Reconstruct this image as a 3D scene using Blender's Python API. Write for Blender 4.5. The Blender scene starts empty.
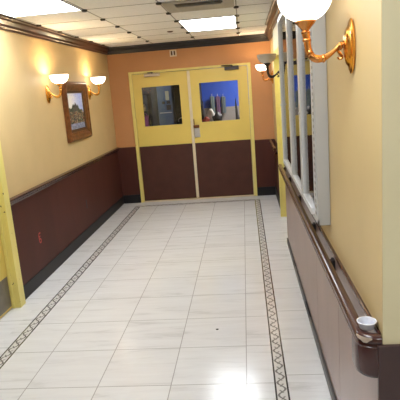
import bpy, bmesh, math, random
from mathutils import Vector, Matrix
random.seed(7)
PI = math.pi
SC = bpy.context.scene
COL = SC.collection

# ------------------------------------------------------------------ materials
def nt(m):
    m.use_nodes = True
    t = m.node_tree
    t.nodes.clear()
    out = t.nodes.new('ShaderNodeOutputMaterial')
    return t, out

def mat(name, col, rough=.5, metal=0., var=.06, scale=6., spec=.5, bump=0., coat=0., stretch=(1, 1, 1), emit=None, chips=0.):
    m = bpy.data.materials.new(name)
    t, out = nt(m)
    b = t.nodes.new('ShaderNodeBsdfPrincipled')
    t.links.new(b.outputs[0], out.inputs[0])
    b.inputs['Roughness'].default_value = rough
    b.inputs['Metallic'].default_value = metal
    b.inputs['Specular IOR Level'].default_value = spec
    b.inputs['Coat Weight'].default_value = coat
    tc = t.nodes.new('ShaderNodeTexCoord')
    mp = t.nodes.new('ShaderNodeMapping')
    mp.inputs['Scale'].default_value = stretch
    t.links.new(tc.outputs['Object'], mp.inputs[0])
    n = t.nodes.new('ShaderNodeTexNoise')
    n.inputs['Scale'].default_value = scale
    n.inputs['Detail'].default_value = 5
    t.links.new(mp.outputs[0], n.inputs['Vector'])
    r = t.nodes.new('ShaderNodeValToRGB')
    r.color_ramp.elements[0].position = .3
    r.color_ramp.elements[1].position = .7
    r.color_ramp.elements[0].color = tuple(max(0, c * (1 - var)) for c in col) + (1,)
    r.color_ramp.elements[1].color = tuple(min(1, c * (1 + var)) for c in col) + (1,)
    t.links.new(n.outputs[0], r.inputs[0])
    if chips:
        X = NX(t)
        n2 = t.nodes.new('ShaderNodeTexNoise'); n2.inputs['Scale'].default_value = 26; n2.inputs['Detail'].default_value = 4
        t.links.new(tc.outputs['Object'], n2.inputs['Vector'])
        t.links.new(X.mix(X.gt(n2.outputs[0], chips), r.outputs[0], (.16, .10, .03)), b.inputs['Base Color'])
    else:
        t.links.new(r.outputs[0], b.inputs['Base Color'])
    if bump:
        bp = t.nodes.new('ShaderNodeBump')
        bp.inputs['Strength'].default_value = bump
        bp.inputs['Distance'].default_value = .01
        t.links.new(n.outputs[0], bp.inputs['Height'])
        t.links.new(bp.outputs[0], b.inputs['Normal'])
    if emit:
        b.inputs['Emission Color'].default_value = emit[0] + (1,)
        b.inputs['Emission Strength'].default_value = emit[1]
    return m

def glass_mat(name, tint=(1, 1, 1), ior=1.5):
    m = bpy.data.materials.new(name)
    t, out = nt(m)
    f = t.nodes.new('ShaderNodeFresnel'); f.inputs[0].default_value = ior
    tr = t.nodes.new('ShaderNodeBsdfTransparent'); tr.inputs[0].default_value = tint + (1,)
    g = t.nodes.new('ShaderNodeBsdfGlossy'); g.inputs['Roughness'].default_value = .02
    mx = t.nodes.new('ShaderNodeMixShader')
    t.links.new(f.outputs[0], mx.inputs[0])
    t.links.new(tr.outputs[0], mx.inputs[1])
    t.links.new(g.outputs[0], mx.inputs[2])
    t.links.new(mx.outputs[0], out.inputs[0])
    return m

class NX:
    """small expression helper on a node tree"""
    def __init__(s, t): s.t = t
    def m(s, op, a, b=None, c=None):
        n = s.t.nodes.new('ShaderNodeMath'); n.operation = op
        for i, v in enumerate((a, b, c)):
            if v is None: continue
            if isinstance(v, (int, float)): n.inputs[i].default_value = v
            else: s.t.links.new(v, n.inputs[i])
        return n.outputs[0]
    def add(s, a, b): return s.m('ADD', a, b)
    def sub(s, a, b): return s.m('SUBTRACT', a, b)
    def mul(s, a, b): return s.m('MULTIPLY', a, b)
    def lt(s, a, b): return s.m('LESS_THAN', a, b)
    def gt(s, a, b): return s.m('GREATER_THAN', a, b)
    def ab(s, a): return s.m('ABSOLUTE', a)
    def mx(s, a, b): return s.m('MAXIMUM', a, b)
    def mn(s, a, b): return s.m('MINIMUM', a, b)
    def mix(s, f, a, b):
        n = s.t.nodes.new('ShaderNodeMix'); n.data_type = 'RGBA'
        if isinstance(f, (int, float)): n.inputs[0].default_value = f
        else: s.t.links.new(f, n.inputs[0])
        for i, v in ((6, a), (7, b)):
            if isinstance(v, tuple): n.inputs[i].default_value = v + (1,)
            else: s.t.links.new(v, n.inputs[i])
        return n.outputs[2]

S = .457
TX0, TY0 = -1.4507, 2.7631
BL0, BL1 = -1.815, -1.735          # left border band
BR0, BR1 = .083, .163              # right border band
BY0, BY1 = 7.83, 7.91              # border band along the doors

def floor_mat():
    m = bpy.data.materials.new('polished_marble_tile')
    t, out = nt(m); X = NX(t)
    b = t.nodes.new('ShaderNodeBsdfPrincipled'); t.links.new(b.outputs[0], out.inputs[0])
    tc = t.nodes.new('ShaderNodeTexCoord')
    sp = t.nodes.new('ShaderNodeSeparateXYZ'); t.links.new(tc.outputs['Object'], sp.inputs[0])
    x, y = sp.outputs[0], sp.outputs[1]
    inside = X.mul(X.mul(X.gt(x, BL1), X.lt(x, BR0)), X.lt(y, BY0))
    outside = X.sub(1, X.mul(X.mul(X.gt(x, BL0), X.lt(x, BR1)), X.lt(y, BY1)))
    band = X.mul(X.sub(1, inside), X.sub(1, outside))
    def joint(c, o, w):
        q = X.m('FRACT', X.add(X.mul(X.sub(c, o), 1 / S), 100.5))
        return X.lt(X.ab(X.sub(q, .5)), w / S)
    w = .0030
    jin = X.mul(inside, X.mx(joint(x, TX0, w), joint(y, TY0, w)))
    jout = X.mul(outside, joint(y, TY0 + .08, w))
    jt = X.mx(jin, jout)
    # band coordinates: along / across
    onback = X.gt(y, BY0)
    onleft = X.lt(x, -.8)
    ctr_x = X.add(X.mul(onleft, (BL0 + BL1) / 2), X.mul(X.sub(1, onleft), (BR0 + BR1) / 2))
    vx = X.mul(X.sub(x, ctr_x), 1 / .04)
    vy = X.mul(X.sub(y, (BY0 + BY1) / 2), 1 / .04)
    v = X.add(X.mul(onback, vy), X.mul(X.sub(1, onback), vx))
    u = X.add(X.mul(onback, x), X.mul(X.sub(1, onback), y))
    k = 2 * PI / .127
    s1 = X.m('SINE', X.mul(u, k))
    wave = X.lt(X.ab(X.sub(v, X.mul(s1, .52))), .17)
    s2 = X.m('SINE', X.add(X.mul(u, k * 2), 1.0))
    curl = X.mul(X.lt(X.ab(X.add(v, X.mul(s1, .34))), .15), X.gt(s2, .0))
    edge = X.gt(X.ab(v), .74)
    corner_line = X.mx(X.lt(X.ab(X.sub(x, BL1)), .008), 0)
    ornament = X.mul(band, X.mx(X.mul(wave, .85), X.mul(curl, .7)))
    lines = X.mul(band, X.mx(edge, 0))
    # marble
    tix = X.m('FLOOR', X.mul(X.sub(x, TX0), 1 / S)); tiy = X.m('FLOOR', X.mul(X.sub(y, TY0), 1 / S))
    cb = t.nodes.new('ShaderNodeCombineXYZ'); t.links.new(tix, cb.inputs[0]); t.links.new(tiy, cb.inputs[1])
    wn = t.nodes.new('ShaderNodeTexWhiteNoise'); wn.noise_dimensions = '2D'; t.links.new(cb.outputs[0], wn.inputs['Vector'])
    cb2 = t.nodes.new('ShaderNodeCombineXYZ')
    t.links.new(X.add(X.mul(x, 1.1), X.mul(wn.outputs[0], 9)), cb2.inputs[0])
    t.links.new(X.mul(y, 8.0), cb2.inputs[1]); t.links.new(X.mul(wn.outputs[0], 40), cb2.inputs[2])
    n1 = t.nodes.new('ShaderNodeTexNoise'); n1.inputs['Scale'].default_value = 1.7; n1.inputs['Detail'].default_value = 8
    n1.inputs['Roughness'].default_value = .65; n1.inputs['Distortion'].default_value = .6
    t.links.new(cb2.outputs[0], n1.inputs['Vector'])
    r1 = t.nodes.new('ShaderNodeValToRGB')
    e = r1.color_ramp.elements
    e[0].position = .32; e[0].color = (.60, .59, .59, 1)
    e[1].position = .62; e[1].color = (.76, .755, .76, 1)
    el = r1.color_ramp.elements.new(.44); el.color = (.715, .705, .71, 1)
    t.links.new(n1.outputs[0], r1.inputs[0])
    tilev = X.mix(X.mul(wn.outputs[0], .16), r1.outputs[0], (.66, .645, .64))
    bandc = X.mix(ornament, X.mix(band, tilev, (.64, .62, .60)), (.11, .095, .09))
    bandc = X.mix(lines, bandc, (.035, .03, .03))
    c = X.mix(X.mul(jt, .72), bandc, (.27, .25, .235))
    t.links.new(c, b.inputs['Base Color'])
    n3 = t.nodes.new('ShaderNodeTexNoise'); n3.inputs['Scale'].default_value = 2.5; n3.inputs['Detail'].default_value = 4
    t.links.new(tc.outputs['Object'], n3.inputs['Vector'])
    t.links.new(X.add(.10, X.mul(n3.outputs[0], .12)), b.inputs['Roughness'])
    bp = t.nodes.new('ShaderNodeBump'); bp.inputs['Strength'].default_value = .25; bp.inputs['Distance'].default_value = .002
    t.links.new(X.sub(1, jt), bp.inputs['Height']); t.links.new(bp.outputs[0], b.inputs['Normal'])
    return m

def attr_mat(name, rough=.45):
    m = bpy.data.materials.new(name)
    t, out = nt(m)
    b = t.nodes.new('ShaderNodeBsdfPrincipled'); t.links.new(b.outputs[0], out.inputs[0])
    a = t.nodes.new('ShaderNodeVertexColor'); a.layer_name = 'Col'
    t.links.new(a.outputs[0], b.inputs['Base Color'])
    b.inputs['Roughness'].default_value = rough
    return m

M = dict(
    floor=floor_mat(),
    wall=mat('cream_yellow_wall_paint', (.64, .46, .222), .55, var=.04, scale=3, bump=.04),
    orange=mat('orange_tan_wall_paint', (.53, .25, .098), .6, var=.04, scale=3, bump=.04),
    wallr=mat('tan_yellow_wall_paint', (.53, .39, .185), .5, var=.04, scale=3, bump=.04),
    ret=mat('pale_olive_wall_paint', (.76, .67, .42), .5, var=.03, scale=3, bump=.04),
    cream=mat('lamplit_header_colour', (.80, .74, .52), .45, var=.03),  # wall colour lightened to carry the glow of the wall lamps
    hall=mat('plain_wall_paint', (.55, .47, .33), .6),
    ceil=mat('white_ceiling_tile', (.86, .85, .84), .9, var=.04, scale=40, bump=.1),
    grid=mat('ceiling_grid_metal', (.30, .28, .26), .5, var=.04),
    clip=mat('dark_clip', (.035, .028, .026), .5),
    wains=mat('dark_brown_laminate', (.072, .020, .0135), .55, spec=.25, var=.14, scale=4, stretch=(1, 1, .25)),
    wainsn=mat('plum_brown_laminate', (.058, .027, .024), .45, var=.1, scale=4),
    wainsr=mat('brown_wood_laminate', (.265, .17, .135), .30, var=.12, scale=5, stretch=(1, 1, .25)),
    rail=mat('dark_brown_rail', (.055, .018, .014), .22, var=.12, scale=12, coat=.15),
    base=mat('black_vinyl_base', (.012, .010, .011), .5, spec=.3, var=.1),
    baser=mat('grey_vinyl_base', (.085, .08, .078), .45, var=.1),
    crown=mat('dark_stained_moulding', (.040, .015, .011), .3, var=.15, scale=9, coat=.05),
    crownb=mat('black_moulding', (.012, .010, .011), .35, var=.1),
    yellow=mat('yellow_door_paint', (.75, .565, .135), .38, var=.035, scale=3, bump=.03),
    yframe=mat('yellow_frame_paint', (.77, .65, .20), .4, var=.06, scale=5, bump=.05, chips=.71),
    kick=mat('brown_kick_panel', (.074, .026, .018), .5, spec=.3, var=.10, scale=6),
    pale=mat('pale_painted_metal', (.70, .60, .42), .4, var=.05),
    steel=mat('brushed_steel', (.60, .57, .54), .4, metal=.35, var=.08, scale=14, stretch=(1, 1, 12)),
    kplate=mat('worn_kick_steel', (.20, .175, .14), .45, metal=.5, var=.12, scale=14),
    alu=mat('silver_aluminium', (.70, .70, .71), .34, metal=.3, var=.05, scale=12),
    alup=mat('pale_grey_metal', (.46, .46, .45), .4, metal=.15, var=.03),
    closer=mat('champagne_metal', (.50, .40, .30), .35, metal=.7),
    closerd=mat('dark_bronze_metal', (.045, .033, .028), .4, metal=.4),
    brass=mat('polished_brass', (.83, .44, .11), .2, metal=1., var=.10, scale=18),
    copper=mat('aged_copper_brass', (.62, .27, .08), .27, metal=1., var=.16, scale=16),
    gold=mat('antique_gold_wood', (.19, .068, .020), .33, metal=.25, var=.4, scale=22, bump=.25),
    goldi=mat('dark_gilt_liner', (.085, .04, .02), .4, metal=.2, var=.35, scale=30),
    bowl=mat('glowing_opal_glass', (.9, .88, .82), .3, var=.02, emit=((1., .88, .70), 3.2)),
    bowlhot=mat('bright_opal_glass', (.9, .88, .82), .3, var=.02, emit=((1., .90, .78), 1.5)),
    bowloff=mat('unlit_opal_glass', (.62, .56, .47), .3, var=.03),
    bulb=mat('light_bulb_glass', (.9, .85, .75), .3, emit=((1., .82, .55), 8.)),
    diff=mat('light_diffuser', (.9, .9, .9), .4, var=.02, emit=((.87, .94, 1.), 6.7)),
    white=mat('white_plastic', (.78, .78, .80), .35, var=.02),
    cup=mat('cloudy_white_plastic', (.58, .59, .66), .25, var=.02),
    paper=mat('pale_paper', (.40, .38, .26), .7),
    dark=mat('dark_grey_paint', (.030, .034, .040), .5),
    darker=mat('black_paint', (.012, .012, .016), .5),
    bluedoor=mat('dusty_blue_paint', (.042, .085, .17), .5),
    bluewall=mat('bright_blue_paint', (.035, .105, .56), .5, var=.03),
    greywall=mat('warm_grey_paint', (.30, .275, .255), .6),
    pink=mat('magenta_fabric', (.42, .08, .40), .7),
    green=mat('grey_green_cloth', (.15, .20, .20), .8),
    maroon=mat('dusty_plum_cloth', (.15, .08, .15), .8),
    grey=mat('slate_grey_cloth', (.10, .13, .14), .8),
    sheet=mat('white_cloth', (.62, .60, .56), .8),
    red=mat('red_plastic', (.42, .06, .04), .5),
    redmark=mat('red_paint_mark', (.48, .04, .03), .5, var=.25, scale=60),
    chip=mat('bare_wood_chip', (.42, .33, .25), .7, var=.15, scale=60),
    glass=glass_mat('clear_glass'),
    caseg=glass_mat('display_glass', (.96, .97, .97), 1.6),
    painting=attr_mat('oil_painting'),
    back=mat('cream_case_back', (.82, .76, .62), .6),
    vent=mat('greyish_vent_paint', (.42, .39, .34), .5),
    black=mat('vent_dark_void', (.012, .011, .010), .7),
)

# ------------------------------------------------------------------ mesh helpers
def add_box(bm, x0, x1, y0, y1, z0, z1):
    vs = [bm.verts.new((x, y, z)) for x in (x0, x1) for y in (y0, y1) for z in (z0, z1)]
    for f in ((0, 1, 3, 2), (4, 6, 7, 5), (0, 4, 5, 1), (2, 3, 7, 6), (0, 2, 6, 4), (1, 5, 7, 3)):
        bm.faces.new([vs[i] for i in f])

def boxes(*bs):
    bm = bmesh.new()
    for b in bs: add_box(bm, *b)
    return bm

def add_lathe(bm, prof, seg=32, closed=False):
    """prof: (r, z) about local z"""
    rings = []
    for r, z in prof:
        if r < 1e-6: rings.append([bm.verts.new((0, 0, z))])
        else: rings.append([bm.verts.new((r * math.cos(2 * PI * i / seg), r * math.sin(2 * PI * i / seg), z)) for i in range(seg)])
    prs = list(zip(rings, rings[1:]))
    if closed: prs.append((rings[-1], rings[0]))
    for a, b in prs:
        for i in range(seg):
            j = (i + 1) % seg
            if len(a) == 1 and len(b) == 1: continue
            if len(a) == 1: bm.faces.new((a[0], b[j], b[i]))
            elif len(b) == 1: bm.faces.new((a[i], a[j], b[0]))
            else: bm.faces.new((a[i], a[j], b[j], b[i]))

def catmull(pts, n=6):
    P = [Vector(p) for p in pts]; P = [P[0] * 2 - P[1]] + P + [P[-1] * 2 - P[-2]]
    o = []
    for i in range(1, len(P) - 2):
        for k in range(n):
            t = k / n
            a, b, c, d = P[i - 1:i + 3]
            o.append(.5 * ((2 * b) + (c - a) * t + (2 * a - 5 * b + 4 * c - d) * t * t + (3 * b - a - 3 * c + d) * t ** 3))
    o.append(P[-2])
    return o

def add_tube(bm, pts, rad, seg=12):
    pts = [Vector(p) for p in pts]
    if not hasattr(rad, '__len__'): rad = [rad] * len(pts)
    else:
        r0 = list(rad); rad = []
        for i in range(len(pts)):
            q = i / (len(pts) - 1) * (len(r0) - 1); j = min(int(q), len(r0) - 2)
            rad.append(r0[j] + (r0[j + 1] - r0[j]) * (q - j))
    up = Vector((0, 1, .013)).normalized(); rings = []
    for i, p in enumerate(pts):
        d = (pts[min(i + 1, len(pts) - 1)] - pts[max(i - 1, 0)]).normalized()
        a = (up - d * up.dot(d)).normalized(); c = d.cross(a); up = a
        rings.append([bm.verts.new(p + (a * math.cos(2 * PI * k / seg) + c * math.sin(2 * PI * k / seg)) * rad[i]) for k in range(seg)])
    for a, b in zip(rings, rings[1:]):
        for i in range(seg):
            j = (i + 1) % seg; bm.faces.new((a[i], a[j], b[j], b[i]))
    bm.faces.new(rings[0][::-1]); bm.faces.new(rings[-1])

def add_sweep(bm, path, prof, closed_prof=True):
    """path: [(x,y)] plan points; prof: [(n,z)], n = offset to the left of travel, mitred"""
    P = [Vector((a[0], a[1])) for a in path]; rings = []
    for i, p in enumerate(P):
        d0 = (p - P[i - 1]).normalized() if i else (P[1] - p).normalized()
        d1 = (P[i + 1] - p).normalized() if i < len(P) - 1 else d0
        n0 = Vector((-d0.y, d0.x)); n1 = Vector((-d1.y, d1.x)); n = (n0 + n1).normalized()
        n /= max(.3, n.dot(n0))
        rings.append([bm.verts.new((p.x + n.x * q[0], p.y + n.y * q[0], q[1])) for q in prof])
    k = len(prof)
    for a, b in zip(rings, rings[1:]):
        for i in range(k):
            j = (i + 1) % k; bm.faces.new((a[i], a[j], b[j], b[i]))
    bm.faces.new(rings[0][::-1]); bm.faces.new(rings[-1])

def obj(name, bm, m, parent=None, loc=None, smooth=False, bevel=0., matrix=None, seg=2):
    bmesh.ops.recalc_face_normals(bm, faces=bm.faces)
    me = bpy.data.meshes.new(name); bm.to_mesh(me); bm.free()
    me.materials.append(m if not isinstance(m, str) else M[m])
    o = bpy.data.objects.new(name, me); COL.objects.link(o)
    if parent is not None: o.parent = parent
    if loc: o.location = loc
    if matrix is not None: o.matrix_local = matrix
    if smooth:
        for p in me.polygons: p.use_smooth = True
        me.set_sharp_from_angle(angle=math.radians(40))
    if bevel:
        b = o.modifiers.new('bevel', 'BEVEL'); b.width = bevel; b.segments = seg; b.limit_method = 'ANGLE'
    return o

def thing(name, label, cat, loc=(0, 0, 0), rz=0, group=None):
    o = bpy.data.objects.new(name, None); COL.objects.link(o)
    o.location = loc; o.rotation_euler = (0, 0, rz); o['label'] = label; o['category'] = cat
    if group: o['group'] = group
    return o

def tag(o, label, cat, group=None):
    o['label'] = label; o['category'] = cat
    if group: o['group'] = group
    return o

def struct(name, bm, m, label=None, cat=None, **k):
    o = obj(name, bm, m, **k); o['kind'] = 'structure'
    if label: o['label'] = label; o['category'] = cat or 'structure'
    return o

# ------------------------------------------------------------------ key sizes (metres)
YB = 8.165           # wall with the double doors
XL = -2.09           # left wall
XR = .408            # near right wall (painted face); its panelling stands proud of it
XF = .45             # right wall past the side door
ZC = 2.49            # ceiling
ZR = .92             # top of the panelling
YC = 1.59            # near corner of the right wall

# ------------------------------------------------------------------ shell
fl = struct('floor', boxes((-2.5, 2.6, -2.6, YB + .13, -.08, 0)), 'floor', 'white marble tile corridor floor with a dark scroll border', 'floor')
ce = struct('ceiling', boxes((-2.5, 2.6, -2.6, YB + .13, ZC, ZC + .1)), 'ceil', 'white panel ceiling of the corridor', 'ceiling')
GX = [-1.985, -1.33, -.675, -.02, .635, 1.29, 1.945]
GY = [8.2 - .6 * k for k in range(18)]
g = bmesh.new()
for x in GX: add_box(g, x - .006, x + .006, -2.5, YB, ZC - .002, ZC + .004)
for y in GY[1:]: add_box(g, -2.08, 2.4, y - .005, y + .005, ZC - .002, ZC + .004)
obj('ceiling_grid', g, 'grid', ce)
for i, x in enumerate(GX[:4]):
    for y in GY[1:8]:
        bm = bmesh.new(); add_lathe(bm, [(0, -.016), (.020, -.016), (.026, -.009), (.026, .002), (0, .002)], 14)
        obj('grid_clip', bm, 'clip', ce, loc=(x, y, ZC - .003), smooth=True)

# left wall, with a side door at its near end
DL0, DL1 = 3.10, 4.075
struct('wall_left', boxes((XL - .12, XL, DL1, YB, 0, ZC), (XL - .12, XL, -2.6, DL0, 0, ZC), (XL - .12, XL, DL0, DL1, 2.12, ZC)), 'wall',
       'cream yellow corridor wall on the left', 'wall')
struct('wall_back', boxes((XL - .12, -1.777, YB, YB + .12, 0, ZC), (.134, 2.6, YB, YB + .12, 0, ZC), (-1.777, .134, YB, YB + .12, 2.094, ZC)), 'orange',
       'orange tan wall around the double doors', 'wall')
DR0, DR1 = 5.56, 6.72
struct('wall_right', boxes((XR, XR + .18, YC, DR0, 0, ZC), (XR + .01, XR + .18, DR0, DR1 + .06, 2.10, ZC), (XF, XF + .145, DR1 + .06, YB, 0, ZC)), 'wallr',
       'tan yellow corridor wall on the right', 'wall')
struct('wall_return', boxes((XR + .001, 2.5, YC - .001, YC + .15, 0, ZC)), 'ret', 'pale olive wall turning right at the near corner', 'wall')
struct('wall_lobby', boxes((2.5, 2.6, -2.6, YC + .1, 0, ZC), (-2.2, 2.6, -2.6, -2.5, 0, ZC)), 'hall', 'plain wall of the lobby beside the corridor', 'wall')

# panelling (wainscot), baseboards, rails
struct('trim_1', boxes((XL - .01, XL + .014, DL1 + .02, YB, .01, .885), (XL - .01, XL + .014, -2.5, DL0 - .04, .01, .885)), 'wains',
       'dark brown panelling along the left wall', 'panelling', bevel=.003)
pr = [(0, .875), (.020, .875), (.026, .885), (.026, .895), (.040, .905), (.044, .918), (.040, .930), (.024, .935), (.0, .935)]
bm = bmesh.new()
add_sweep(bm, [(XL, YB - .006), (XL, DL1 + .045)], pr)
struct('trim_2', bm, 'rail', 'dark brown chair rail capping the left panelling', 'chair rail', smooth=True)
struct('baseboard_left', boxes((XL + .008, XL + .024, DL1 + .02, YB, 0, .13), (XL + .008, XL + .024, -2.5, DL0 - .04, 0, .13)), 'base',
       'black baseboard along the left wall', 'baseboard', bevel=.004)
struct('trim_3', boxes((XL + .01, -1.777, YB - .014, YB + .01, .01, .925), (.134, XF, YB - .014, YB + .01, .01, .90)), 'wains',
       'dark brown panelling beside the double doors', 'panelling', bevel=.003)
struct('baseboard_back', boxes((XL + .024, -1.78, YB - .024, YB - .008, 0, .14), (.137, XF - .02, YB - .024, YB - .008, 0, .14)), 'base',
       'black baseboard beside the double doors', 'baseboard', bevel=.004)
# near right panelling: separate boards with seams
bm = boxes((.403, XR + .01, YC + .001, DR0 - .02, .01, .88))
ys = [YC + .001, 2.36, 3.13, 4.35, DR0 - .02]
for a, b in zip(ys, ys[1:]): add_box(bm, .398, .404, a + .0015, b - .0015, .09, .876)
struct('trim_4', bm, 'wainsr', 'brown wood panelling under the long handrail', 'panelling', bevel=.001)
bm = boxes((XR - .016, 2.5, YC - .014, YC + .004, .01, .862))
struct('trim_5', bm, 'wainsn', 'dark brown panelling on the near corner wall', 'panelling', bevel=.003)
bm = bmesh.new()
add_sweep(bm, [(XR, DR0 - .02), (XR, YC + .02)], [(0, .872), (-.009, .872), (-.0115, .880), (-.011, .890), (-.007, .894), (0, .894)])
struct('trim_6', bm, 'rail', 'dark brown cap strip on the right panelling', 'cap strip', smooth=True)
bb = struct('baseboard_right', boxes((.387, .402, YC - .02, 3.52, 0, .055), (.387, .402, 3.80, 4.62, 0, .055), (.387, .402, 4.78, DR0 - .02, 0, .055)), 'baser',
            'grey baseboard under the right panelling', 'baseboard', bevel=.003)
obj('exposed_strip', boxes((.389, .402, 3.521, 3.799, 0, .05), (.389, .402, 4.621, 4.779, 0, .05)), 'base', bb)['label'] = 'black bare stretches of the baseboard'
struct('trim_7', boxes((XF - .014, XF + .01, DR1 + .09, YB - .01, .01, .89)), 'wains', 'dark brown panelling on the right past the side door', 'panelling', bevel=.003)
struct('baseboard_far', boxes((XF - .024, XF - .008, DR1 + .09, YB - .01, 0, .14)), 'base', 'black baseboard past the right side door', 'baseboard', bevel=.003)

# crown moulding: one per wall
cp = [(0, ZC - .105), (.012, ZC - .105), (.016, ZC - .088), (.030, ZC - .080), (.034, ZC - .060), (.060, ZC - .034), (.066, ZC - .018), (.084, ZC - .012), (.088, ZC), (0, ZC)]
bm = bmesh.new(); add_sweep(bm, [(XL, YB), (XL, -2.5)], cp)
struct('trim_8', bm, 'crown', 'dark stained stepped crown moulding on the left', 'crown moulding', smooth=False, bevel=.002)
bm = bmesh.new(); add_sweep(bm, [(XF, YB), (XL, YB)], cp)
struct('trim_9', bm, 'crownb', 'black crown moulding over the double doors', 'crown moulding', bevel=.002)
bm = bmesh.new(); add_sweep(bm, [(XR, YC), (XR, DR1 + .06), (XF, DR1 + .065), (XF, YB)], cp)
struct('trim_10', bm, 'crown', 'dark stained crown moulding on the right', 'crown moulding', bevel=.002)

# ------------------------------------------------------------------ double doors
ZD = 2.094
fr = struct('trim_11', boxes((-1.777, -1.727, YB - .018, YB + .10, 0, ZD), (.084, .134, YB - .018, YB + .10, 0, ZD),
                             (-1.727, .084, YB - .018, YB + .10, ZD - .035, ZD)), 'yframe', 'yellow frame around the double doors', 'door frame', bevel=.004)
th = struct('trim_12', boxes((-1.727, .084, YB - .02, YB + .10, 0, .012)), 'pale', 'pale threshold strip standing in for light under the double doors', 'threshold', bevel=.003)  # pale strip drawn for the light showing under the doors

def leaf(name, label, x0, x1, wx0, wx1, wz0, wz1):
    """door leaf with a vision opening, hanging in the frame"""
    y0, y1 = YB - .005, YB + .04
    z0, z1 = .022, ZD - .042
    d = struct(name, boxes((x0, wx0, y0, y1, z0, z1), (wx1, x1, y0, y1, z0, z1), (wx0, wx1, y0, y1, z0, wz0), (wx0, wx1, y0, y1, wz1, z1)), 'yellow',
               label, 'door')
    t = .016
    obj('window_bead', boxes((wx0 - t, wx0 + .004, y0 - .006, y0 + .01, wz0 - t, wz1 + t), (wx1 - .004, wx1 + t, y0 - .006, y0 + .01, wz0 - t, wz1 + t),
                             (wx0, wx1, y0 - .006, y0 + .01, wz0 - t, wz0 + .004), (wx0, wx1, y0 - .006, y0 + .01, wz1 - .004, wz1 + t)), 'yellow', d, bevel=.002)
    obj('window_pane', boxes((wx0 - .004, wx1 + .004, y0 + .018, y0 + .024, wz0 - .004, wz1 + .004)), 'glass', d)['label'] = 'clear glass pane'
    obj('kick_panel', boxes((x0 + .006, x1 - .006, y0 - .005, y0 + .001, z0 + .004, .918)), 'kick', d, bevel=.0015)['label'] = 'dark brown lower panel'
    return d
d1 = leaf('door_1', 'left yellow double door with a dark window', -1.722, -.842, -1.595, -.985, 1.232, 1.850)
d2 = leaf('door_2', 'right yellow double door with blue showing in its window', -.836, .079, -.681, -.071, 1.238, 1.850)
a = obj('astragal', boxes((-.856, -.812, YB - .020, YB - .004, .03, ZD - .05)), 'pale', d2, bevel=.003); a['label'] = 'pale vertical strip along the meeting edge'
# closer on the left door
c = obj('door_closer', boxes((-1.525, -1.275, YB - .060, YB - .004, 2.003, 2.048)), 'closer', d1, bevel=.008); c['label'] = 'champagne metal closer body'
bm = bmesh.new(); add_tube(bm, [(-1.40, YB - .035, 2.046), (-1.40, YB - .035, 2.062)], .012)
add_box(bm, -1.47, -1.385, YB - .05, YB - .018, 2.058, 2.068)
obj('closer_arm', bm, 'closerd', c)
c = obj('door_closer', boxes((-.265, -.045, YB - .062, YB - .004, 2.005, 2.062)), 'closerd', d2, bevel=.008); c['label'] = 'dark bronze closer body'
bm = bmesh.new(); add_tube(bm, [(-.15, YB - .035, 2.052), (-.15, YB - .035, 2.076)], .012)
add_tube(bm, [(-.15, YB - .035, 2.074), (-.23, YB - .09, 2.076), (-.305, YB - .03, 2.078)], .008)
obj('closer_arm', bm, 'closerd', c)
# lock on the right door
lk = obj('door_lock', boxes((-.808, -.718, YB - .026, YB - .004, 1.01, 1.155)), 'steel', d2, bevel=.006); lk['label'] = 'steel lock case by the meeting edge'
bm = boxes((-.812, -.722, YB - .050, YB - .004, 1.16, 1.205)); add_tube(bm, [(-.80, YB - .03, 1.2), (-.80, YB - .03, 1.30)], .007)
obj('lock_bolt', bm, 'gold', lk, bevel=.006)['label'] = 'brown upper latch of the lock'
bm = bmesh.new(); add_tube(bm, [(-.763, YB - .020, 1.10), (-.763, YB - .045, 1.10)], .016)
add_box(bm, -.80, -.715, YB - .046, YB - .03, 1.035, 1.048)
obj('lock_handle', bm, 'steel', lk, bevel=.003)

# side door on the left
struct('trim_13', boxes((XL - .03, -2.032, DL1 - .055, DL1 + .045, 0, 2.12), (XL - .016, -2.082, DL1 - .068, DL1 - .05, 0, 2.10),
                        (XL - .03, -2.032, DL0 - .04, DL0 + .055, 0, 2.12), (XL - .03, -2.032, DL0 - .04, DL1 + .045, 2.09, 2.19)),
       'yframe', 'yellow door frame at the near end of the left wall', 'door frame', bevel=.004)
d3 = struct('door_3', boxes((XL - .062, XL - .018, DL0 + .055, DL1 - .056, .01, 2.09)), 'yellow', 'yellow side door on the left with steel kick plate', 'door', bevel=.003)
obj('kick_plate', boxes((XL - .019, XL - .015, DL0 + .09, DL1 - .078, .03, .30)), 'kplate', d3)['label'] = 'dull steel kick plate'
# side door on the right
struct('trim_17', boxes((XR + .001, XR + .02, DR0 - .005, DR1 + .059, 2.13, ZC - .10)), 'cream', 'pale panel above the right side door, lamp light painted in', 'panel', bevel=.003)  # lamp light on the wall over the door, put into this panel's colour
struct('trim_14', boxes((XR - .003, XR + .12, DR1 - .02, DR1 + .055, 0, 2.10), (XR + .004, XR + .12, DR0 - .005, DR0 + .05, 0, 2.10),
                        (XR - .003, XR + .12, DR0 - .005, DR1 + .055, 2.05, 2.13), (XR + .05, XR + .08, DR1 - .035, DR1 - .02, 0, 2.05)),
       'yframe', 'yellow frame of the side door on the right', 'door frame', bevel=.004)
d4 = struct('door_4', boxes((XR + .08, XR + .125, DR0 + .05, DR1 - .02, .01, 2.05)), 'yellow', 'yellow side door in the right wall', 'door', bevel=.003)
obj('kick_panel', boxes((XR + .076, XR + .081, DR0 + .06, DR1 - .04, .02, .90)), 'kick', d4)

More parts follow.
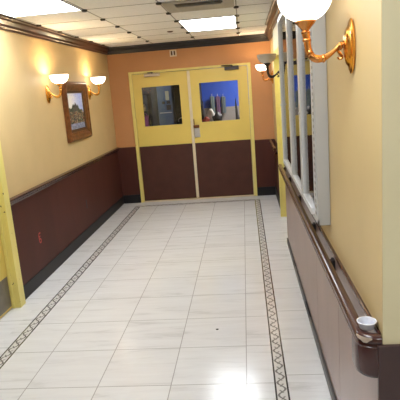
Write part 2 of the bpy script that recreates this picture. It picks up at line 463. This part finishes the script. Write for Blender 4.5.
# ------------------------------------------------------------------ handrails
def rail_prof(t=.036, z0=.822, z1=.892):
    # rounded section, n measured outwards from the rail's inner face
    return [(0, z0 + .008), (.010, z0), (t - .014, z0), (t - .004, z0 + .008), (t, z0 + .022), (t, z1 - .042), (t - .004, z1 - .038), (t - .004, z1 - .030),
            (t + .003, z1 - .026), (t + .004, z1 - .013), (t - .002, z1 - .004), (t - .012, z1), (.012, z1), (.002, z1 - .005), (0, z1 - .014)]
hr = thing('handrail', 'long dark brown handrail along the near right wall, cup on its end', 'handrail', (XR, 3.6, .742))
XI = .368
ccx, ccy, r = .394, 1.650, .026
path = [(XI, 5.52), (XI, 5.0), (XI, 4.0), (XI, 3.0), (XI, 2.3), (XI, 1.72), (XI, ccy)]
arc = [(ccx + r * math.cos(PI + k / 8 * PI / 2), ccy + r * math.sin(PI + k / 8 * PI / 2)) for k in range(1, 9)]
path += arc + [(XR - .003, ccy - r)]
bm = bmesh.new()
pf = [(-n, z) for n, z in rail_prof()]
add_sweep(bm, path, pf)
hm = Matrix.Translation((-XR, -3.6, -.742))
rl = obj('rail', bm, 'rail', hr, matrix=hm, smooth=True)
bm = bmesh.new()
add_sweep(bm, [(XI, 1.70), (XI, ccy)] + arc + [(XR - .003, ccy - r)], [(-.002, .736), (-.029, .736), (-.036, .743), (-.038, .757), (-.038, .835), (-.033, .86), (-.002, .86)])
obj('end_skirt', bm, 'rail', rl, smooth=True)['label'] = 'rounded skirt closing the near end of the rail'
# chipped edge at the rounded end
bm = bmesh.new()
ring = []
for k, (s, dz) in enumerate([(-.034, .014), (-.024, .007), (-.012, .006), (-.002, -.001), (.010, .000), (.020, .009), (.028, .014)]):
    a = PI + (.56 + s * 9.) * PI / 2
    R = r + .036 + .0050
    ring.append((ccx + R * math.cos(a), ccy + R * math.sin(a), dz))
top = [bm.verts.new((x, y, .886)) for x, y, dz in ring]
low = [bm.verts.new((x, y, .868 + dz)) for x, y, dz in ring]
for i in range(len(ring) - 1): bm.faces.new((top[i], top[i + 1], low[i + 1], low[i]))
o = obj('chipped_edge', bm, 'chip', rl); o['label'] = 'pale chip in the edge of the rail end'
sm = o.modifiers.new('thick', 'SOLIDIFY'); sm.thickness = .003
for y in (2.44, 3.12, 3.95, 4.8, 5.42):
    bm = boxes((.350, .400, y - .020, y + .020, .818, .862), (.384, .399, y - .026, y + .026, .745, .868))
    obj('bracket', bm, 'base', hr, matrix=hm, bevel=.003)['label'] = 'black bracket holding the rail off the wall'
bm = bmesh.new(); add_lathe(bm, [(0, 0), (.02, 0), (.024, .006), (.018, .014), (0, .016)], 16)
hr2 = thing('handrail', 'short brown handrail on the right wall past the yellow side door', 'handrail', (XF, 7.5, .80))
bm = bmesh.new(); add_sweep(bm, [(.395, YB - .03), (.395, 6.90)], [(-n * .9, z + .01) for n, z in rail_prof()])
obj('rail', bm, 'rail', hr2, matrix=Matrix.Translation((-XF, -7.5, -.80)), smooth=True)
for y in (7.1, 7.9):
    obj('bracket', boxes((.390, .438, y - .016, y + .016, .80, .83)), 'base', hr2, matrix=Matrix.Translation((-XF, -7.5, -.80)))

# cup on the end of the rail
cu = thing('plastic_cup', 'small cloudy white plastic cup standing on the rounded rail end', 'cup', (.372, 1.652, .8925))
bm = bmesh.new()
add_lathe(bm, [(0, 0), (.023, 0), (.0245, .002), (.029, .020), (.030, .022), (.0315, .021), (.0325, .022), (.0325, .0245), (.031, .026), (.0285, .024), (.0225, .004), (0, .003)], 32)
obj('cup_body', bm, 'cup', cu, smooth=True)
bm = bmesh.new(); ring = [(.0315 + .0020 * math.cos(k * PI / 4), .0248 + .0020 * math.sin(k * PI / 4)) for k in range(8)]
add_lathe(bm, ring, 32, True)
obj('rim', bm, 'white', cu, smooth=True)

# ------------------------------------------------------------------ wall sconces
def sconce(loc, rz, label, bowl_m, metal, lit, ax=.152, power=5.):
    """local +x points out of the wall"""
    t = thing('wall_sconce', label, 'wall lamp', loc, rz, 'brass wall lamps with opal bowls')
    bm = bmesh.new()
    add_lathe(bm, [(0, .0), (.046, .0), (.050, .004), (.050, .008), (.044, .012), (.038, .013), (.032, .020), (.018, .026), (0, .028)], 32)
    bmesh.ops.transform(bm, matrix=Matrix.Rotation(PI / 2, 4, 'Y'), verts=bm.verts)
    bmesh.ops.scale(bm, vec=(1.25, 1.05, 1.95), verts=bm.verts)
    pl = obj('back_plate', bm, 'brass', t, smooth=True)
    for z in (.055, -.055):
        bm = bmesh.new(); add_lathe(bm, [(0, .0), (.008, .0), (.008, .004), (.004, .010), (0, .011)], 12)
        bmesh.ops.transform(bm, matrix=Matrix.Translation((.013, 0, z)) @ Matrix.Rotation(PI / 2, 4, 'Y'), verts=bm.verts)
        obj('plate_screw', bm, 'brass', pl, smooth=True)
    # scrolled arm
    zb = .098; kx = ax / .185
    bm = bmesh.new()
    pts = catmull([(.015, 0, .0), (.035, 0, .008), (.052, 0, .008), (.070, 0, -.008), (.098, 0, -.026), (.130, 0, -.036), (.160, 0, -.028), (.176, 0, .0), (.181, 0, .032), (.185, 0, .062)], 6)
    pts = [Vector((p.x * kx if p.x > .05 else p.x * (.6 + .4 * kx), p.y, p.z)) for p in pts]
    add_tube(bm, pts, [.010, .013, .008, .007, .0085, .012, .015, .013, .012, .013, .015], 14)
    arm = obj('arm', bm, metal, t, smooth=True)
    for x, z, rr in ((.050, .004, .0155), (.118, -.035, .0165), (.172, -.012, .0175), (.182, .034, .0165)):
        bm = bmesh.new(); bmesh.ops.create_icosphere(bm, subdivisions=2, radius=rr)
        bmesh.ops.scale(bm, vec=(.62, 1, 1) if z < .02 else (1, 1, .6), verts=bm.verts)
        bmesh.ops.translate(bm, vec=(x * kx, 0, z), verts=bm.verts)
        obj('arm_ring', bm, metal, arm, smooth=True)
    bm = bmesh.new()
    # little curled leaf under the arm
    add_tube(bm, catmull([(.060, 0, -.002), (.048, 0, -.022), (.040, 0, -.036), (.050, 0, -.042), (.056, 0, -.034)], 5), [.004, .006, .006, .004, .003], 8)
    obj('arm_leaf', bm, metal, arm, smooth=True)
    bm = bmesh.new()
    add_lathe(bm, [(0, .056), (.014, .056), (.017, .062), (.013, .068), (.020, .078), (.034, .092), (.038, .099), (.036, .103), (0, .103)], 28)
    obj('shade_holder', bm, metal, t, loc=(ax, 0, 0), smooth=True)
    # opal bowl, open at the top
    H, Rm = .088, .098
    out = [(Rm * math.sin(k / 12 * PI / 2) ** .82, zb + H * (1 - math.cos(k / 12 * PI / 2)) ** .92) for k in range(13)]
    out.append((Rm + .003, zb + H + .003)); 
    inn = [(max(0, rr - .005), z + .005) for rr, z in reversed(out[:-1])]
    inn[-1] = (0, zb + .005)
    bm = bmesh.new(); add_lathe(bm, out + [(Rm - .002, zb + H + .005)] + inn, 40)
    obj('bowl_shade', bm, bowl_m, t, loc=(ax, 0, 0), smooth=True)['label'] = 'opal glass bowl shade'
    bm = bmesh.new(); bmesh.ops.create_uvsphere(bm, u_segments=16, v_segments=10, radius=.013)
    bmesh.ops.scale(bm, vec=(1, 1, 1.25), verts=bm.verts)
    add_tube(bm, [(0, .001, -.022), (0, 0, -.010)], .008)
    obj('bulb', bm, 'bulb' if lit else 'white', t, loc=(ax, 0, zb + .027), smooth=True)
    if lit:
        L = bpy.data.lights.new('sconce_bulb', 'POINT'); L.energy = power; L.color = (1, .72, .36); L.shadow_soft_size = .009
        lo = bpy.data.objects.new('bulb_light', L); COL.objects.link(lo); lo.parent = t; lo.location = (ax, 0, zb + .056)
    return t
sconce((XL, 5.46, 1.815), 0, 'lit brass wall lamp on the left wall, nearer side of the framed painting', 'bowl', 'brass', True, power=2.7)
sconce((XL, 6.97, 1.82), 0, 'lit brass wall lamp on the left wall between painting and far corner', 'bowl', 'brass', True, power=2.4)
sconce((XR, 1.985, 1.840), PI, 'large near lit brass wall lamp with copper arm on the right wall', 'bowlhot', 'copper', True, ax=.168, power=2.5)
sconce((XR + .003, 5.44, 1.845), PI, 'unlit wall lamp with greyish bowl beyond the glass case', 'bowloff', 'closerd', False)
sconce((XF, 7.80, 1.84), PI, 'lit wall lamp farthest down the right wall beside the double doors', 'bowl', 'copper', True, power=1.6)

# ------------------------------------------------------------------ framed painting
pa = thing('framed_painting', 'painting in a heavy brown gold frame on the left wall between lamps', 'painting', (XL, 6.30, 1.59))
yc0, yc1, zz0, zz1 = 5.89, 6.74, 1.245, 1.955
w = .11
fp = [(0, 0), (0, .040), (.012, .055), (.030, .058), (.045, .046), (.070, .042), (.085, .030), (w - .008, .026), (w, .018), (w, 0)]   # (inwards, out of the wall)
def frame_ring(bm, y0, y1, z0, z1, prof, x0):
    rings = []
    for (sy, sz) in ((0, 0), (1, 0), (1, 1), (0, 1)):
        rings.append([bm.verts.new((x0 + d, (y0 + n) if not sy else (y1 - n), (z0 + n) if not sz else (z1 - n))) for n, d in prof])
    k = len(prof)
    for i in range(4):
        a, b = rings[i], rings[(i + 1) % 4]
        for q in range(k - 1): bm.faces.new((a[q], a[q + 1], b[q + 1], b[q]))
P0 = Matrix.Translation((-XL, -6.30, -1.59))
bm = bmesh.new(); frame_ring(bm, yc0, yc1, zz0, zz1, fp, XL + .002)
obj('frame', bm, 'gold', pa, matrix=P0, bevel=.002)
bm = bmesh.new(); frame_ring(bm, yc0 + w - .002, yc1 - w + .002, zz0 + w - .002, zz1 - w + .002, [(0, .010), (0, .022), (.016, .020), (.030, .012), (.030, .005)], XL + .002)
obj('liner', bm, 'goldi', pa, matrix=P0)
# canvas: a generic hillside village street under a pale sky
bm = bmesh.new(); ny, nz = 36, 44
cl = bm.loops.layers.color.new('Col')
ya, yb_, za, zb_ = yc0 + w + .02, yc1 - w - .02, zz0 + w + .02, zz1 - w - .02
vv = [[bm.verts.new((XL + .012, ya + (yb_ - ya) * i / ny, za + (zb_ - za) * j / nz)) for j in range(nz + 1)] for i in range(ny + 1)]
def paint(u, v):
    rn = random.random()
    sky = Vector((.74, .70, .78)).lerp(Vector((.44, .48, .64)), min(1, max(0, u * 1.2)))
    c = sky + Vector((rn, rn, rn)) * .10
    hill = .46 + .20 * math.sin(u * 3.0 + .3) + .04 * math.sin(u * 23)
    if v < hill: c = Vector((.09, .12, .10)) + Vector((.10, .12, .08)) * rn
    if .36 < u < .60 and v < .74 - abs(u - .48) * 1.1: c = Vector((.12, .12, .13)) + Vector((.16, .14, .12)) * rn
    if .12 < v < .48 and rn > .42:
        c = [Vector((.50, .42, .32)), Vector((.40, .18, .10)), Vector((.12, .20, .12)), Vector((.55, .52, .46)), Vector((.10, .08, .07))][int(random.random() * 5)]
    if v < .16: c = Vector((.34, .36, .44)) + Vector((.2, .2, .2)) * (rn - .3)
    if v > .62 and u < .3 and rn > .3: c = Vector((.72, .70, .74))
    return tuple(max(0, min(1, q * 1.45)) for q in c)
cols = [[paint(i / ny, j / nz) for j in range(nz + 1)] for i in range(ny + 1)]
for i in range(ny):
    for j in range(nz):
        f = bm.faces.new((vv[i][j], vv[i + 1][j], vv[i + 1][j + 1], vv[i][j + 1]))
        for l, (p, q) in zip(f.loops, ((i, j), (i + 1, j), (i + 1, j + 1), (i, j + 1))): l[cl] = cols[p][q] + (1,)
obj('canvas', bm, 'painting', pa, matrix=P0)['label'] = 'painted village street under a pale sky'

# ------------------------------------------------------------------ display case on the right wall
CX = .350; CY0, CY1, CZ0, CZ1 = 2.585, 4.66, 1.0, 2.30
dc = thing('display_case', 'shallow silver framed glass display case on the right wall above the handrail', 'display case', (XR, 3.7, CZ0))
PC = Matrix.Translation((-XR, -3.7, -CZ0))
bx = XR - .001
t_ = .022
obj('case_frame', boxes((CX, bx, CY0, CY0 + t_, CZ0, CZ1), (CX, bx, CY1 - t_, CY1, CZ0, CZ1), (CX, bx, CY0 + t_, CY1 - t_, CZ0, CZ0 + t_), (CX, bx, CY0 + t_, CY1 - t_, CZ1 - t_, CZ1),
                        (CX - .006, CX + .003, CY0, CY0 + .03, CZ0, CZ1), (CX - .006, CX + .003, CY1 - .03, CY1, CZ0, CZ1),
                        (CX - .006, CX + .003, CY0, CY1, CZ0, CZ0 + .03), (CX - .006, CX + .003, CY0, CY1, CZ1 - .03, CZ1)), 'alup', dc, matrix=PC, bevel=.002)
obj('case_back', boxes((bx - .006, bx, CY0 + t_, CY1 - t_, CZ0 + t_, CZ1 - t_)), 'back', dc, matrix=PC)
# dotted hinge along the near edge
bm = boxes((CX - .008, CX - .002, CY0 + .032, CY0 + .075, CZ0 + .03, CZ1 - .03))
hg = obj('hinge', bm, 'alup', dc, matrix=PC)
bm = bmesh.new()
z = CZ0 + .05
while z < CZ1 - .05:
    add_box(bm, CX - .0095, CX - .0075, CY0 + .034, CY0 + .070, z, z + .014); z += .032
obj('hinge_knuckle', bm, 'grid', hg)['label'] = 'row of small dark notches'
dy = [CY0 + .080, 3.12, 3.80, CY1 - .01]
for k in range(3):
    a, b = dy[k] + .003, dy[k + 1] - .003
    e = .036
    z0, z1 = CZ0 + .032, CZ1 - .032
    xa, xb = CX - .025, CX + .006
    xn = CX - .008 if k == 0 else xa
    d = obj('case_door', boxes((xn, xb, a, a + e, z0, z1), (xa, xb, b - e, b, z0, z1), (xa, xb, a + e, b - e, z0, z0 + e), (xa, xb, a + e, b - e, z1 - e, z1)), 'alu', dc, matrix=PC, bevel=.003)
    obj('glass_pane', boxes((CX - .006, CX - .002, a + e - .004, b - e + .004, z0 + e - .004, z1 - e + .004)), 'caseg', d)
    bm = bmesh.new(); add_lathe(bm, [(0, 0), (.008, 0), (.008, .006), (.005, .008), (0, .008)], 14)
    bmesh.ops.transform(bm, matrix=Matrix.Translation((CX - .025, b - e / 2, 1.55)) @ Matrix.Rotation(-PI / 2, 4, 'Y'), verts=bm.verts)
    obj('door_lock', bm, 'steel', d, smooth=True)

# ------------------------------------------------------------------ ceiling fittings
def troffer(x0, x1, y0, y1, label):
    t = thing('ceiling_light', label, 'ceiling light', ((x0 + x1) / 2, (y0 + y1) / 2, ZC), 0, 'flat white ceiling light panels')
    Mx = Matrix.Translation((-(x0 + x1) / 2, -(y0 + y1) / 2, -ZC))
    e = .014
    obj('light_frame', boxes((x0, x0 + e, y0, y1, ZC - .008, ZC), (x1 - e, x1, y0, y1, ZC - .008, ZC), (x0 + e, x1 - e, y0, y0 + e, ZC - .008, ZC), (x0 + e, x1 - e, y1 - e, y1, ZC - .008, ZC)), 'white', t, matrix=Mx)
    obj('diffuser', boxes((x0 + e, x1 - e, y0 + e, y1 - e, ZC - .006, ZC - .001)), 'diff', t, matrix=Mx)
    return t
troffer(-1.975, -1.345, 3.42, 4.59, 'bright ceiling light panel at the near left, by the left moulding')
troffer(-.66, -.03, 5.81, 6.92, 'bright ceiling light panel near the double doors')
troffer(-.66, -.03, .80, 1.99, 'added unseen ceiling light panel overhead, just before the near wall corner')  # out of view, added to light the near end
troffer(.65, 1.28, -1.6, -.42, 'added unseen ceiling light panel in the lobby beside the corridor')  # unseen panel, added to brighten the near corner wall
va = thing('air_vent', 'greyish square ceiling air vent with dark slots', 'air vent', (-.35, 4.9, ZC))
PV = Matrix.Translation((.35, -4.9, -ZC))
x0, x1, y0, y1 = -.66, -.035, 4.615, 5.185
b_ = .10
obj('vent_frame', boxes((x0, x0 + b_, y0, y1, ZC - .010, ZC), (x1 - b_, x1, y0, y1, ZC - .010, ZC), (x0 + b_, x1 - b_, y0, y0 + b_, ZC - .010, ZC), (x0 + b_, x1 - b_, y0 + .25, y1, ZC - .010, ZC)), 'vent', va, matrix=PV, bevel=.003)
obj('vent_void', boxes((x0 + b_, x1 - b_, y0 + b_, y0 + .25, ZC - .004, ZC - .001)), 'black', va, matrix=PV)
for k in range(2):
    bm = boxes((-.20, .20, -.020, .020, -.002, .002))
    bmesh.ops.transform(bm, matrix=Matrix.Translation((-.35, y0 + b_ + .04 + k * .07, ZC - .012)) @ Matrix.Rotation(.6, 4, 'X'), verts=bm.verts)
    obj('vent_slat', bm, 'vent', va, matrix=PV)
bm = bmesh.new(); add_lathe(bm, [(0, -.014), (.02, -.014), (.036, -.008), (.042, 0), (0, 0)], 20)
tag(obj('ceiling_sensor', bm, 'goldi', loc=(-.875, 6.73, ZC), smooth=True), 'small brown round fitting on the ceiling tile left of the light panel', 'ceiling fitting')

bm = bmesh.new(); bmesh.ops.create_icosphere(bm, subdivisions=2, radius=.008)
for v in bm.verts: v.co = Vector((v.co.x * (1.3 + .3 * math.sin(v.co.y * 400)), v.co.y, max(0, v.co.z * .6 + .003)))
tag(obj('crumb', bm, 'darker', loc=(-.291, 3.475, 0), smooth=True), 'tiny black crumb lying on the white floor tiles', 'crumb')

# small number sign over the left door
sg = thing('wall_sign', 'small white square sign above the left double door', 'sign', (-1.042, YB, 2.325))
PS = Matrix.Translation((1.042, -YB, -2.325))
obj('sign_plate', boxes((-1.096, -.988, YB - .014, YB - .001, 2.278, 2.376)), 'pale', sg, matrix=PS, bevel=.003)
obj('dark_field', boxes((-1.076, -1.050, YB - .0165, YB - .0135, 2.296, 2.360), (-1.034, -1.010, YB - .0165, YB - .0135, 2.296, 2.360)), 'goldi', sg, matrix=PS)['label'] = 'two brown bars of the sign'
obj('digit', boxes((-1.048, -1.037, YB - .018, YB - .0135, 2.298, 2.362)), 'white', sg, matrix=PS)['label'] = 'white upright stroke'

# red mark on the left panelling
bm = bmesh.new()
add_tube(bm, catmull([(0, .022, .045), (0, -.006, .050), (0, -.022, .030), (0, -.022, 0), (0, -.016, -.034), (0, .006, -.048), (0, .022, -.030), (0, .014, -.012), (0, -.014, -.006)], 6), .0065, 8)
add_tube(bm, catmull([(0, -.02, .018), (0, .0, .014), (0, .012, .020)], 5), .005, 8)
bmesh.ops.scale(bm, vec=(.2, 1, 1), verts=bm.verts)
o = obj('painted_mark', bm, 'redmark', loc=(XL + .0145, 4.71, .43)); o['kind'] = 'structure'
tag(o, 'small red hand-drawn mark on the left dark panelling', 'mark')
o = struct('trim_15', boxes((XL + .013, XL + .016, 6.235, 6.27, .37, .48)), 'darker', 'dark scratch on the left panelling', 'mark')

# ------------------------------------------------------------------ rooms behind the double doors
struct('floor_beyond', boxes((-3.4, 2.2, YB + .13, 11.2, -.08, 0)), 'greywall', 'floor beyond the double doors', 'floor')
struct('ceiling_beyond', boxes((-3.4, 2.2, YB + .13, 11.2, ZC, ZC + .1)), 'ceil', 'ceiling beyond the double doors', 'ceiling')
struct('wall_beyond', boxes((-.87, 2.2, 11.0, 11.1, 1.36, ZC)), 'bluewall', 'bright blue wall seen through the right door window', 'wall')
struct('wall_lower', boxes((-.87, 2.2, 10.98, 11.1, 0, 1.36)), 'greywall', 'grey lower wall seen through the right door window', 'wall')
struct('wall_partition', boxes((-.93, -.87, YB + .13, 11.1, 0, ZC), (-3.4, -3.3, YB + .13, 11.1, 0, ZC), (2.1, 2.2, YB + .13, 11.1, 0, ZC)), 'dark', 'dark partition between the rooms beyond the doors', 'wall')
struct('wall_dark', boxes((-3.3, -.93, 10.5, 10.6, 0, ZC)), 'dark', 'dark wall seen through the left door window', 'wall')
lc = thing('locker', 'tall blue locker with a notice seen through the left door window', 'locker', (-1.54, 10.33, 0))
PL = Matrix.Translation((1.54, -10.33, 0))
obj('locker_body', boxes((-1.69, -1.39, 10.19, 10.495, .0, 2.0)), 'bluedoor', lc, matrix=PL, bevel=.006)
ld_ = obj('locker_door', boxes((-1.68, -1.40, 10.172, 10.189, .08, 1.97)), 'bluedoor', lc, matrix=PL, bevel=.004)
obj('notice', boxes((-1.525, -1.455, 10.168, 10.1725, 1.60, 1.775)), 'paper', ld_)['label'] = 'pale paper notice'
for q in ((-1.60, -1.54, 1.53, 1.58), (-1.51, -1.44, 1.53, 1.585), (-1.52, -1.43, 1.41, 1.51)):
    obj('dark_vent', boxes((q[0], q[1], 10.168, 10.1725, q[2], q[3])), 'darker', ld_)
obj('pale_line', boxes((-1.66, -1.42, 10.169, 10.1725, 1.352, 1.366)), 'alup', ld_)
# dark shelf by the door with bits on it
sh = thing('shelf_unit', 'dark tall shelf unit behind the left door window', 'shelf', (-1.85, 9.45, 0))
obj('side_panel', boxes((-.14, -.12, -.15, .15, 0, 1.75)), 'darker', sh); obj('side_panel', boxes((.12, .14, -.15, .15, 0, 1.75)), 'darker', sh)
for z in (.3, .72, 1.14, 1.42, 1.73): obj('shelf', boxes((-.12, .12, -.15, .15, z, z + .02)), 'darker', sh)
bm = boxes((-.09, .09, -.09, .09, 0, .20)); 
o = tag(obj('cloth_bag', bm, 'pink', loc=(-1.83, 9.40, 1.161), bevel=.03, seg=4), 'magenta bag on the dark shelf behind the left door', 'bag')
bm = bmesh.new(); add_tube(bm, catmull([(-.05, 0, .19), (-.04, 0, .23), (0, 0, .245), (.04, 0, .23), (.05, 0, .19)], 4), .006, 8)
obj('bag_handle', bm, 'pink', o)
bm = bmesh.new(); add_lathe(bm, [(0, 0), (.03, 0), (.034, .01), (.034, .08), (.014, .10), (.014, .13), (0, .13)], 18)
o = tag(obj('bottle', bm, 'white', loc=(-1.82, 9.40, 1.441), smooth=True), 'white bottle on the dark shelf above the magenta bag', 'bottle')
bm = bmesh.new(); add_tube(bm, catmull([(0, 0, -.04), (0, -.04, 0), (.04, -.05, .03), (.10, -.04, .04)], 5), .010, 8)
tag(obj('wall_hook', bm, 'white', loc=(-1.34, 10.488, 1.19)), 'small white curved hook low behind the left door window', 'hook')

# coats on hooks and a heaped trolley behind the right window
def coat(x, z0, w_, h_, m, label):
    bm = bmesh.new()
    prof = [(0, .0), (.22, .0), (.48, .035), (.52, .2), (.47, .5), (.5, .85), (.52, 1.0)]
    rows = []
    for q, f in prof[1:]:
        rows.append([bm.verts.new((math.cos(a) * q * w_ * (1 + .10 * math.sin(a * 5 + f * 4)), math.sin(a) * q * .10 * (1 + .12 * math.cos(a * 6)), -f * h_)) for a in [2 * PI * i / 28 for i in range(28)]])
    for a, b in zip(rows, rows[1:]):
        for i in range(28): bm.faces.new((a[i], a[(i + 1) % 28], b[(i + 1) % 28], b[i]))
    bm.faces.new(rows[0]); bm.faces.new(rows[-1][::-1])
    o = tag(obj('hanging_coat', bm, m, loc=(x, 10.9, z0), smooth=True), label, 'coat', 'coats hanging behind the right door window')
    b2 = bmesh.new(); add_tube(b2, catmull([(0, 0, -.01), (0, 0, .02), (0, .03, .035), (0, .085, .05)], 4), .005, 6)
    obj('coat_hook', b2, 'steel', o)
    return o
coat(-.655, 1.60, .095, .36, 'green', 'grey green coat, leftmost of three hung behind the right door window')
coat(-.54, 1.59, .095, .40, 'maroon', 'plum coat, middle one of three hung behind the right door window')
coat(-.425, 1.58, .095, .34, 'grey', 'slate grey coat, rightmost of three hung behind the right door window')
tr = thing('trolley', 'dark trolley behind the left corner of the right door window', 'trolley', (-.50, 9.5, 0))
obj('tray', boxes((-.33, .20, -.24, .22, 1.11, 1.14)), 'dark', tr, bevel=.004); obj('tray', boxes((-.33, .20, -.24, .22, .35, .38)), 'dark', tr, bevel=.004)
for sx in (-.315, .185):
    for sy in (-.225, .205):
        bm = bmesh.new(); add_tube(bm, [(sx, sy, .07), (sx, sy, 1.13)], .012); o = obj('leg', bm, 'steel', tr)
        bm = bmesh.new(); add_tube(bm, [(sx, sy - .012, .038), (sx, sy + .012, .038)], .036, 16); obj('wheel', bm, 'darker', o)
def heap(name, loc, sx, sy, sz, m, label, cat, seed):
    bm = bmesh.new(); bmesh.ops.create_icosphere(bm, subdivisions=3, radius=1)
    rr = random.Random(seed); ph = [rr.uniform(0, 6) for _ in range(6)]
    for v in bm.verts:
        k = 1 + .10 * math.sin(v.co.x * 4 + ph[0]) + .10 * math.sin(v.co.y * 5 + ph[1]) + .08 * math.sin(v.co.z * 6 + ph[2] + v.co.x * 3)
        v.co = Vector((v.co.x * sx * k, v.co.y * sy * k, max(0, v.co.z * .5 + .5) * sz * k))
    return tag(obj(name, bm, m, loc=loc, smooth=True), label, cat)
heap('cloth_bundle', (-.625, 9.58, 1.141), .085, .09, .24, 'sheet', 'white bundle heaped on the trolley behind the right window', 'bundle', 1)
heap('cloth_bundle', (-.775, 9.58, 1.141), .040, .09, .37, 'darker', 'black bundle at the left end of the trolley behind the window', 'bundle', 2)
heap('plastic_bag', (-.70, 9.39, 1.141), .075, .05, .10, 'red', 'red bag at the front of the trolley behind the right window', 'bag', 3)
heap('cloth_bundle', (-.49, 9.40, 1.141), .095, .07, .16, 'darker', 'low black bundle at the right end of the trolley', 'bundle', 4)
heap('duffel_bag', (-.125, 9.9, 0), .055, .1, 1.44, 'dark', 'dark tall bundle at the right edge of the right window', 'bundle', 5)
L = bpy.data.lights.new('room_light', 'AREA'); L.shape = 'RECTANGLE'; L.size = 1.2; L.size_y = .6; L.energy = 34; L.color = (1, .97, .93)
lo = bpy.data.objects.new('room_light', L); COL.objects.link(lo); lo.location = (.7, 9.9, ZC - .02)
L = bpy.data.lights.new('dark_room_light', 'AREA'); L.shape = 'RECTANGLE'; L.size = .6; L.size_y = .6; L.energy = 10; L.color = (.9, .95, 1)
lo = bpy.data.objects.new('dark_room_light', L); COL.objects.link(lo); lo.location = (-2.2, 9.4, ZC - .02)

# ------------------------------------------------------------------ world, camera, view
wd = bpy.data.worlds.new('World'); SC.world = wd; wd.use_nodes = True
wd.node_tree.nodes['Background'].inputs[0].default_value = (.9, .85, .8, 1)
wd.node_tree.nodes['Background'].inputs[1].default_value = .05
cd = bpy.data.cameras.new('camera'); cam = bpy.data.objects.new('camera', cd); COL.objects.link(cam)
F = Vector((-.09603924, .97355108, -.20730354)); R = Vector((.99368314, .08162657, -.07701241)); U = Vector((.05805404, .21339025, .97524065))
m3 = Matrix((R, U, -F)).transposed()
cam.matrix_world = Matrix.Translation((0, 0, 1.722)) @ m3.to_4x4()
cd.sensor_width = 36; cd.lens = 511.884 * 36 / 400; cd.clip_start = .02
SC.camera = cam
SC.view_settings.view_transform = 'Standard'; SC.view_settings.look = 'None'
SC.view_settings.gamma = 1; SC.view_settings.use_curve_mapping = False
SC.view_settings.exposure = 1.22
